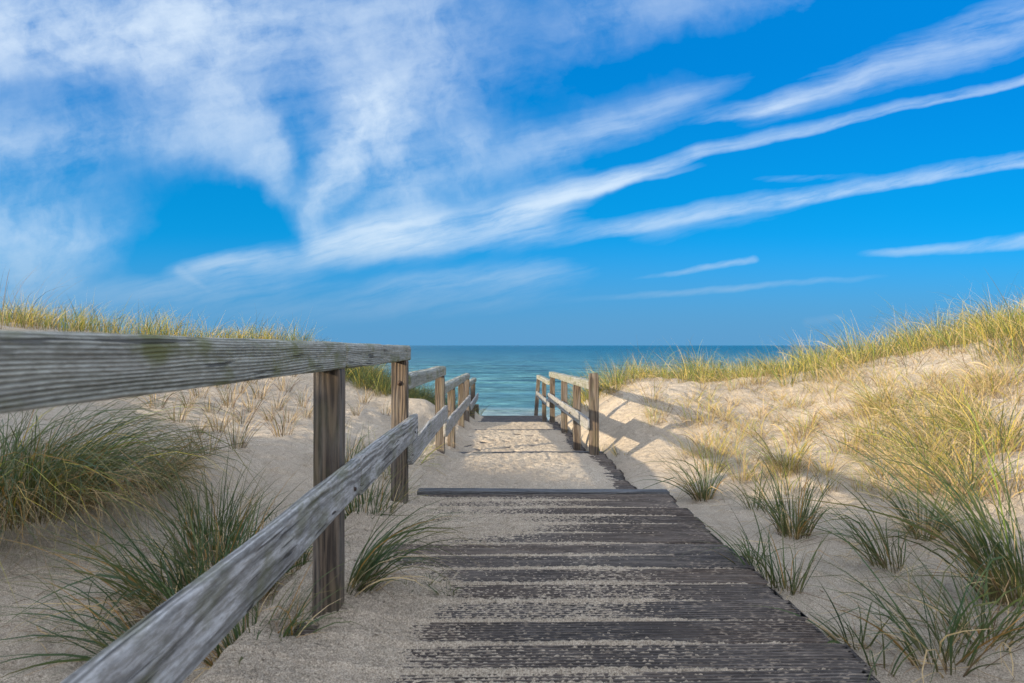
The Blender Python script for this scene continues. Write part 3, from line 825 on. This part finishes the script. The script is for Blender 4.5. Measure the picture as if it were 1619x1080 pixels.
def blades(B, az, L, th, droop, wid, kinds, wind=(0, 0), segs=6, kink=0.0):
    """vectorised blades: B base points (n,3), az heading, L length, th start lean, droop extra lean at the tip"""
    n = len(B); t = np.linspace(0, 1, segs+1)
    ang = th[:, None] + droop[:, None]*t[None]**1.4
    kk = (rng.random(n) < .16)[:, None]*(t[None] > rng.uniform(.35, .8, n)[:, None])*rng.uniform(.5, 1.5, n)[:, None]
    ang = np.minimum(ang + kk, 2.6)
    am = 0.5*(ang[:, 1:]+ang[:, :-1]); st = (L/segs)[:, None]
    hx = np.concatenate([np.zeros((n, 1)), np.cumsum(np.sin(am)*st, 1)], 1)
    hz = np.concatenate([np.zeros((n, 1)), np.cumsum(np.cos(am)*st, 1)], 1)
    azt = az[:, None] + (rng.normal(0, .35, n)[:, None])*t[None]**2
    wx = wind[0]*L[:, None]*t[None]**1.8; wy = wind[1]*L[:, None]*t[None]**1.8
    cx = B[:, 0, None] + hx*np.cos(azt) + wx; cy = B[:, 1, None] + hx*np.sin(azt) + wy
    cz = B[:, 2, None] + hz - .35*np.hypot(wx, wy)*t[None]
    tw = az + np.pi/2 + rng.normal(0, .7, n)
    wprof = np.where(t < .15, .7+2*t, 1.0)*(1-t**2.2)+.06
    ox = np.cos(tw)[:, None]*wid[:, None]*wprof[None]*.5; oy = np.sin(tw)[:, None]*wid[:, None]*wprof[None]*.5
    oz = (rng.normal(0, .25, n)[:, None])*wid[:, None]*wprof[None]
    Lf = np.stack([cx-ox, cy-oy, cz-oz], 2); Rt = np.stack([cx+ox, cy+oy, cz+oz], 2)
    V = np.stack([Lf, Rt], 2)                       # n, segs+1, 2, 3
    k = (segs+1)*2
    idx = np.arange(n)[:, None]*k + np.arange(segs)[None]*2
    Fc = np.stack([idx, idx+1, idx+3, idx+2], 2).reshape(-1, 4)
    C = np.empty((n, segs+1, 3))
    tt = t[None, :, None]
    for kd in set(kinds):
        sel = np.nonzero(np.array(kinds) == kd)[0]
        pal = PAL[kd]; ch = rng.integers(0, len(pal), len(sel))
        arr = np.array(pal)[ch]
        b0, b1, b2 = arr[:, None, 0], arr[:, None, 1], arr[:, None, 2]
        f1 = np.clip(tt/.30, 0, 1); f2 = np.clip((tt-.55)/.45, 0, 1)**1.5
        c = b0*(1-f1)+b1*f1; c = c*(1-f2)+b2*f2
        C[sel] = c*rng.uniform(.75, 1.25, (len(sel), 1, 1))
    Ct = np.repeat(C[:, :, None, :], 2, 2).reshape(-1, 3)
    Ct = np.hstack([np.clip(Ct, 0, 1), np.ones((len(Ct), 1))])
    return V.reshape(-1, 3), Fc, Ct


def choose(n, weights):
    ks = list(weights); p_ = np.array([weights[k] for k in ks], float); p_ /= p_.sum()
    return [ks[i] for i in rng.choice(len(ks), n, p=p_)]


def tuft_data(n, L, spread, th, droop, wid, weights, wind, segs=6, aim=None):
    """one tuft at the origin. aim=(heading, strength): blades sweep to that heading"""
    rad = spread*np.sqrt(rng.random(n)); a = rng.random(n)*2*np.pi
    B = np.stack([rad*np.cos(a), rad*np.sin(a), np.full(n, -.03)], 1)
    az = a + rng.normal(0, .5, n)
    if aim is not None:
        vx = np.cos(az) + aim[1]*np.cos(aim[0]); vy = np.sin(az) + aim[1]*np.sin(aim[0]); az = np.arctan2(vy, vx)
    ln = L*(.45 + .75*rng.random(n)**.8)
    return blades(B, az, ln, np.abs(rng.normal(th, .16, n)), np.abs(rng.normal(droop, .4, n)), wid*(.6+.7*rng.random(n)), choose(n, weights), wind, segs)


def grass_obj(name, data, parent=None, loc=None):
    return mesh_np(name, data[0], data[1], GRASS, parent, True, {'tint': ('FLOAT_COLOR', data[2])}, loc)


def tuft(px, py, label, n=120, L=.6, spread=.07, th=.30, droop=1.0, wid=.0056, weights=None, dry=.3, wind=(-.12, 0), aim=None, group='beach grass tufts beside the boardwalk', xyz=None, dlen=.7):
    """a tuft of beach grass: green blades, with the dry blades at its foot as a part"""
    x, y, z = xyz or ground_px(px, py)
    nd = int(n*dry)
    o = grass_obj('grass_tuft', tuft_data(n-nd, L, spread, th, droop, wid, weights or {'green': 6, 'olive': 3, 'orange': .5}, wind, 7, aim), None, (x, y, z))
    tag(o, label, 'grass tuft', group)
    if nd > 12:
        grass_obj('dry_blades', tuft_data(nd, L*dlen, spread*1.15, th*1.3, droop*1.2, wid*.8, {'straw': 5, 'brown': 3, 'orange': 1}, wind, 6, aim), o)
    return o


W_ = math.pi            # heading west = to the left of the picture
# --- left of the boardwalk, near
tuft(15, 802, 'large drooping mound of dense yellow-green beach grass under the handrail at the left edge', n=2000, L=1.15, spread=.44, th=.46, droop=2.0, weights={'olive': 6, 'green': 6, 'gold': 1.5, 'orange': 1}, dry=.28, aim=(-.45, .35), wind=(.05, -.08), wid=.0044)
tuft(215, 770, 'olive and brown drooping beach grass clump at the right foot of the big mound', n=420, L=.6, spread=.22, th=.6, droop=1.3, weights={'olive': 5, 'green': 2, 'orange': 1}, dry=.45, aim=(-.4, 1.0), wind=(.12, -.05))
tuft(265, 730, 'thin brown straw tuft trailing over the sand right of the big green mound', n=130, L=.5, spread=.16, th=.7, droop=1.1, weights={'brown': 4, 'olive': 1}, dry=.6, aim=(-.3, 1.2), wind=(.1, 0))
tuft(345, 880, 'upright green tuft behind the lower rail, tallest blades reaching above the sand', n=200, L=.55, spread=.12, th=.24, droop=.55, wind=(.05, 0), dry=.22)
tuft(300, 950, 'wide green tuft behind the lower rail with long blades sweeping to the left', n=330, L=.64, spread=.16, th=.55, droop=.7, wind=(-.14, -.03), aim=(W_, .6), dry=.42)
tuft(385, 930, 'dense green tuft close behind the middle of the lower rail', n=260, L=.50, spread=.14, th=.45, droop=.9, wind=(-.02, 0), dry=.42)
tuft(250, 1030, 'sparse long-bladed green tuft at the bottom left, behind the lower rail', n=90, L=.62, spread=.10, th=.75, droop=.55, wind=(-.16, -.05), aim=(W_, 1.0), dry=.25)
tuft(400, 1040, 'green tuft below the lower rail in front of the first post', n=190, L=.38, spread=.11, th=.4, droop=.9, wind=(.05, 0), dry=.35)
tuft(462, 1040, 'three-bladed orange and green sprig in the sand in front of the first post', n=9, L=.30, spread=.02, th=.16, droop=.4, weights={'olive': 3, 'orange': 3}, dry=.0, wind=(.02, 0))
for sx_, sy_, lb_ in ((-.40, 2.72, 'nearest the first post'), (-.30, 2.86, 'a hand farther along the drift'), (-.22, 2.74, 'at the tip of the drift')):
    tuft(0, 0, 'tiny dark green sprigs in drifted sand, '+lb_, n=22, L=.075, spread=.045, th=.7, droop=.6, wid=.003, dry=.0, xyz=(sx_, sy_, .035))
tuft(470, 900, 'dark dry-stemmed tuft behind the first post', n=120, L=.36, spread=.08, th=.4, droop=.9, weights={'olive': 3, 'green': 2}, dry=.4, wind=(-.03, 0))
tuft(555, 935, 'green tuft growing at the first post, arching right over the boards', n=130, L=.52, spread=.05, th=.34, droop=1.25, wind=(.22, .06), aim=(.25, 1.5), dry=.32, xyz=(-.57, 2.66, .04))
tuft(592, 812, 'dense green tuft between the first two posts, under the lower rail', n=190, L=.42, spread=.12, th=.25, droop=.5, wind=(.03, 0), dry=.25, xyz=(-.78, 4.0, -.06))
tuft(640, 790, 'straggly straw-green tuft hanging round the foot of the second post', n=110, L=.36, spread=.09, th=.5, droop=1.0, weights={'olive': 4, 'gold': 3}, dry=.5, wind=(.10, -.05), aim=(0, .8), xyz=(-.74, 4.52, -.08))
tuft(545, 735, 'thin upright green tuft in the sand seen between the first two posts', n=80, L=.52, spread=.14, th=.28, droop=.5, dry=.3, wind=(-.05, 0))
tuft(585, 735, 'single dark stalk with few leaves in the sand left of the second post', n=12, L=.42, spread=.02, th=.1, droop=.3, dry=.2, wind=(0, 0))
tuft(665, 690, 'yellow-green grass spilling past the second post under the second handrail', n=170, L=.55, spread=.20, th=.5, droop=1.1, weights={'gold': 4, 'olive': 3, 'green': 1}, dry=.4, wind=(.05, -.06), xyz=(-1.0, 6.3, -.24))
tuft(690, 690, 'yellow-green tuft just before the third post of the left railing', n=90, L=.4, spread=.10, th=.4, droop=1.1, weights={'gold': 4, 'olive': 2}, dry=.4, wind=(.05, -.04), xyz=(-.78, 6.85, -.34))
tuft(712, 700, 'dark straw tuft caught around the fourth post of the left railing', n=80, L=.32, spread=.08, th=.45, droop=1.2, weights={'brown': 3, 'olive': 2}, dry=.5, wind=(.02, -.05), xyz=(-.72, 8.72, -.40))
tuft(757, 650, 'small yellow-green tuft at the far end of the left railing above the sea', n=70, L=.55, spread=.10, th=.35, droop=.9, weights={'gold': 3, 'olive': 3}, dry=.3, wind=(.12, 0), xyz=(-.60, 17.2, -.78))
# --- right of the boardwalk
tuft(1112, 790, 'dark green fan-shaped tuft on the sand right of the step board', n=130, L=.58, spread=.06, th=.42, droop=.75, wind=(-.16, .02), aim=(W_, .35), dry=.28)
tuft(1258, 848, 'upright green tuft with a straw foot in the middle of the right-hand sand', n=150, L=.52, spread=.07, th=.30, droop=.65, wind=(-.06, .02), dry=.34)
tuft(1192, 806, 'small thin green tuft left of the upright one', n=36, L=.40, spread=.05, th=.4, droop=.6, dry=.25)
tuft(1222, 812, 'small green tuft close behind the upright one', n=40, L=.30, spread=.05, th=.4, droop=.7, dry=.3)
tuft(1217, 925, 'green tuft leaning left over the right edge of the boards', n=52, L=.42, spread=.05, th=.45, droop=.5, wind=(-.20, .03), aim=(W_, .7), dry=.22)
tuft(1252, 938, 'thin upright green tuft beside the right edge of the boards', n=34, L=.34, spread=.05, th=.22, droop=.4, dry=.2, wind=(-.05, 0))
tuft(1192, 890, 'short leafy green sprig at the right edge of the boards', n=40, L=.22, spread=.05, th=.4, droop=.6, dry=.1)
tuft(1408, 898, 'loose green tuft arching left in the shaded sand', n=75, L=.56, spread=.06, th=.45, droop=.95, wind=(-.22, 0), aim=(W_, .8), dry=.28)
tuft(1464, 852, 'dark green narrow tuft on the shadow line, straw at its foot', n=120, L=.50, spread=.06, th=.45, droop=.8, wind=(-.10, .02), dry=.30)
tuft(1617, 955, 'big dense green tuft at the right edge of the photo, long blades swept left', n=300, L=1.0, spread=.12, th=.34, droop=.85, wind=(-.20, .02), aim=(W_, .35), dry=.25, weights={'green': 6, 'olive': 4, 'gold': 1})
tuft(1488, 1052, 'wide loose green tuft at the bottom right, woody at its foot', n=95, L=.56, spread=.09, th=.45, droop=.75, wind=(-.18, 0), aim=(W_, .45), dry=.3)
tuft(1560, 1010, 'green tuft between the wide loose one and the big dense one', n=90, L=.52, spread=.09, th=.5, droop=.9, wind=(-.12, 0), dry=.3)
tuft(1352, 1022, 'small dark tuft with trailing blades by the edge of the boards', n=42, L=.30, spread=.04, th=.55, droop=.8, wind=(-.2, 0), aim=(W_, .8), dry=.35)
tuft(1327, 1062, 'tiny seedling of two blades sprouting at the plank ends', n=5, L=.10, spread=.012, th=.12, droop=.3, weights={'gold': 2, 'green': 2}, dry=0, wind=(0, 0))
tuft(1395, 1068, 'thin pair of green blades right of the plank ends at the bottom', n=8, L=.26, spread=.03, th=.2, droop=.5, dry=0)
tuft(1540, 770, 'green and gold tuft half in sun above the big dense one', n=120, L=.52, spread=.14, th=.5, droop=.9, weights={'olive': 4, 'gold': 5, 'green': 2}, wind=(-.2, 0), dry=.4)
tuft(1250, 745, 'olive tuft with straw foot on the sunlit edge behind the upright one', n=130, L=.50, spread=.12, th=.45, droop=.9, weights={'olive': 4, 'gold': 4, 'green': 2}, wind=(-.12, 0), dry=.45)
tuft(985, 718, 'low pale green sprigs beside the tall front post of the right railing', n=40, L=.20, spread=.12, th=.5, droop=.7, weights={'gold': 3, 'olive': 2}, dry=.3)
tuft(928, 706, 'bright green sprigs at the foot of the right railing', n=50, L=.22, spread=.07, th=.3, droop=.5, weights={'green': 3, 'gold': 2}, dry=.1, xyz=(1.2, 8.3, -.32))

# --- small dry tufts, copies of a few kinds
def scatter(protos, spots, label, group, smin=.7, smax=1.25):
    for i, (x, y, z) in enumerate(spots):
        src = protos[i % len(protos)]
        if i < len(protos): o = src
        else: o = src.copy(); COL.objects.link(o)
        o.location = (x, y, z); o.rotation_euler = (0, 0, random.uniform(-.5, .5)); s_ = random.uniform(smin, smax); o.scale = (s_, s_, s_*random.uniform(.85, 1.15))
        tag(o, label, 'grass tuft', group)


def protos(k, **kw):
    return [grass_obj('dry_grass_tuft', tuft_data(**kw)) for _ in range(k)]


sp = []
for px, py in [(255, 640), (285, 668), (300, 640), (318, 690), (322, 632), (340, 655), (352, 684), (365, 640), (380, 622), (388, 668), (402, 650), (418, 632), (425, 668),
               (440, 645), (446, 690), (455, 620), (462, 668), (475, 640), (482, 664), (405, 605), (432, 600), (465, 600), (336, 715), (372, 705), (300, 716), (580, 640), (610, 655), (560, 655), (625, 668), (355, 612)]:
    sp.append(ground_px(px+random.uniform(-5, 5), py+random.uniform(-4, 4)))
scatter(protos(5, n=34, L=.42, spread=.07, th=.28, droop=.8, wid=.0055, weights={'straw': 2, 'brown': 6, 'olive': 3}, wind=(.06, 0), segs=5), sp,  # extra brown blades put the slope's shade into the tuft colour
        'small dry straw tuft on the shaded sand slope behind the left railing', 'dry straw tufts on the left sand slope')
sp = []
for _ in range(150):
    px = random.uniform(1010, 1619); lo = np.interp(px, [1000, 1100, 1300, 1619], [640, 615, 600, 590]); hi = np.interp(px, [1000, 1150, 1300, 1619], [690, 760, 790, 800])
    py = lo + (hi-lo)*random.random()**1.1
    if px < 1080 and random.random() < .75: continue
    sp.append(ground_px(px, py))
scatter(protos(7, n=42, L=.38, spread=.09, th=.42, droop=.9, wid=.0040, weights={'straw': 5, 'brown': 2, 'gold': 3}, wind=(-.12, 0), segs=5), sp,
        'small straw-coloured tuft on the sunlit sand of the right dune', 'dry straw tufts on the right dune')
sp = []
for _ in range(46):
    px = random.uniform(1180, 1619); py = random.uniform(640, 760)
    if px < 1380 and random.random() < .8: continue
    sp.append(ground_px(px, py))
scatter(protos(5, n=60, L=.52, spread=.13, th=.5, droop=1.0, wid=.0042, weights={'gold': 5, 'olive': 3, 'straw': 3}, wind=(-.2, 0), segs=6), sp,
        'yellow-green tuft bent to the left on the sunlit right dune', 'yellow-green tufts on the right dune')


def mass(name, label, pts, n_per, L, th, droop, wid, weights, wind, spread=.12, segs=5, aim=None):
    """ground cover of grass nobody could count: one object"""
    B = []; A = []; LN = []
    for (x, y, z) in pts:
        k = max(3, int(n_per*random.uniform(.6, 1.4)))
        rad = spread*np.sqrt(rng.random(k)); a = rng.random(k)*2*np.pi
        B.append(np.stack([x+rad*np.cos(a), y+rad*np.sin(a), np.full(k, z-.04)], 1)); A.append(a+rng.normal(0, .6, k))
        LN.append(L*random.uniform(.7, 1.2)*(1+.75*float(vnoise(x*.9, y*.9, 251)))*(.45+.7*rng.random(k)))
    B = np.vstack(B); A = np.concatenate(A); LN = np.concatenate(LN); n = len(B)
    if aim is not None:
        A = np.arctan2(np.sin(A)+aim[1]*np.sin(aim[0]), np.cos(A)+aim[1]*np.cos(aim[0]))
    dat = blades(B, A, LN, np.abs(rng.normal(th, .18, n)), np.abs(rng.normal(droop, .4, n)), wid*(.6+.7*rng.random(n)), choose(n, weights), wind, segs)
    o = grass_obj(name, dat)
    return tag(o, label, 'beach grass', kind='stuff')


def area_pts(n, xr, yr, keep):
    X = rng.uniform(*xr, n); Y = rng.uniform(*yr, n); Z = ground(X, Y)
    m_ = keep(X, Y, Z)
    return list(zip(X[m_], Y[m_], Z[m_]))


def right_crest(X, Y, Z):
    crest = np.interp(X, [1.5, 2.3, 4, 5.2, 6, 9, 14], [12.0, 12.0, 11.6, 10.6, 9.6, 8.2, 7.6])
    n_ = fbm(X*.8, Y*.8, 2, 201); n2_ = fbm(X*.6, Y*1.0, 3, 203)
    spill = (X > 2.6) & (Y > crest-3.2) & (n2_ > .10 + .16*(crest-Y) - .10*sstep(X, 4, 7))
    spill |= (X > 4.6) & (Y > crest-2.6) & (n2_ > -.22 + .14*(crest-Y))
    return ((Y > crest + .7*n_ - .25 - 1.3*sstep(X, 4, 6.5)) | spill) & (Y < crest+4.5) & (np.abs(X) > 1.35)


mass('dune_grass', 'dense golden-green beach grass along the crest of the right dune', area_pts(2500, (1.35, 14), (5, 16), right_crest), 24, .66, .28, .80, .0055,
     {'gold': 7, 'olive': 3, 'straw': 2, 'green': 3}, (-.10, 0))
mass('dune_grass', 'thin pale straw lying over the sunlit slope of the right dune',
     area_pts(2100, (1.8, 9), (4.6, 12), lambda X, Y, Z: (fbm(X*.9, Y*.9, 3, 211) > -.12-.08*(X-3)) & (Y > 7.9-.75*(X-2))), 8, .36, .85, .7, .0042, {'straw': 6, 'brown': 5, 'gold': 2}, (-.12, 0), spread=.25)
mass('dune_grass', 'thick yellow-green grass over the upper right slope',
     area_pts(700, (4.2, 11), (4.4, 10.5), lambda X, Y, Z: (fbm(X*.7, Y*.7, 3, 221) > .20-.26*sstep(X, 5.5, 7.5)) & (Y > 8.2-.75*(X-3))), 18, .5, .45, .9, .0042, {'gold': 6, 'olive': 3, 'straw': 4, 'green': 1}, (-.2, 0), spread=.16)


def left_crest(X, Y, Z):
    xc = -X/Y
    n_ = fbm(X*.8, Y*.8, 2, 231)
    crest = np.interp(X, [-14, -9, -7, -5.5, -4, -2.8], [9.5, 9.6, 10.6, 12.4, 13.4, 13.4])
    return (Y > crest+.5*n_) & (Y < crest+4)


mass('dune_grass', 'sunlit yellow beach grass along the crest of the left dune, above the handrail', area_pts(1100, (-13, -2.6), (8.5, 17), left_crest), 22, .60, .25, .7, .0062,
     {'gold': 7, 'olive': 3, 'straw': 2, 'green': 1}, (.10, 0))
mass('dune_grass', 'dark green grassy bank behind the left railing, in front of the sea',
     area_pts(900, (-4.2, -.95), (11.8, 17), lambda X, Y, Z: (Y > np.interp(X, [-4.2, -2.5, -1.6, -.9], [13.5, 12.6, 12.8, 13.4])+.4*fbm(X, Y, 2, 241))), 24, .55, .35, .85, .006,
     {'green': 6, 'olive': 4, 'gold': 2}, (.08, -.04))
# grass on the unseen high dune behind left, shaped to shade the front boards
mass('dune_grass', 'beach grass on the high dune left of the photo, out of view',
     area_pts(260, (-10, -5), (-5, 7), lambda X, Y, Z: (Z > 1.2) & (Y < 4)), 14, .42, .3, .7, .008, {'gold': 4, 'olive': 4}, (.1, 0))

# tall seed stalks sticking out of the left crest
for px, py in ((8, 520), (52, 520)):
    x, y, z = ground_px(px, py, 6.0)
    o = grass_obj('grass_tuft', tuft_data(16, 1.15, .12, .25, .45, .006, {'brown': 2, 'olive': 3}, (.18, 0)), None, (x, y, z))
    tag(o, 'tall thin stalks on the left crest %s' % ('at the very edge of the photo' if px < 20 else 'just inside the photo edge'), 'grass tuft', 'tall stalks on the left crest')


# --- litter: broken straw lying on the sand
def litter():
    pts = []
    for _ in range(700):
        if random.random() < .5: px, py = random.uniform(0, 480), random.uniform(690, 1060)
        else: px, py = random.uniform(1080, 1619), random.uniform(690, 1070)
        pts.append(ground_px(px, py))
    for o in [o for o in COL.objects if o.name.startswith('grass_tuft')]:
        for _ in range(14):
            a, q = random.uniform(0, 6.28), abs(random.gauss(0, .22))+.03
            x, y = o.location.x+q*math.cos(a), o.location.y+q*math.sin(a)
            if x < -.75 or x > 1.2: pts.append((x, y, float(ground(np.array([x]), np.array([y]))[0])))
    n = len(pts); B = np.array(pts); B[:, 2] += .006
    dat = blades(B, rng.random(n)*6.28, rng.uniform(.03, .22, n), np.full(n, 1.5), rng.normal(0, .06, n), rng.uniform(.0015, .004, n), choose(n, {'brown': 5, 'straw': 3}), (0, 0), 4)
    o = grass_obj('straw_litter', dat)
    tag(o, 'broken straw and stalks scattered on the sand', 'straw litter', kind='stuff')


litter()


print('faces', sum(len(o.data.polygons) for o in COL.objects if o.type == 'MESH'))
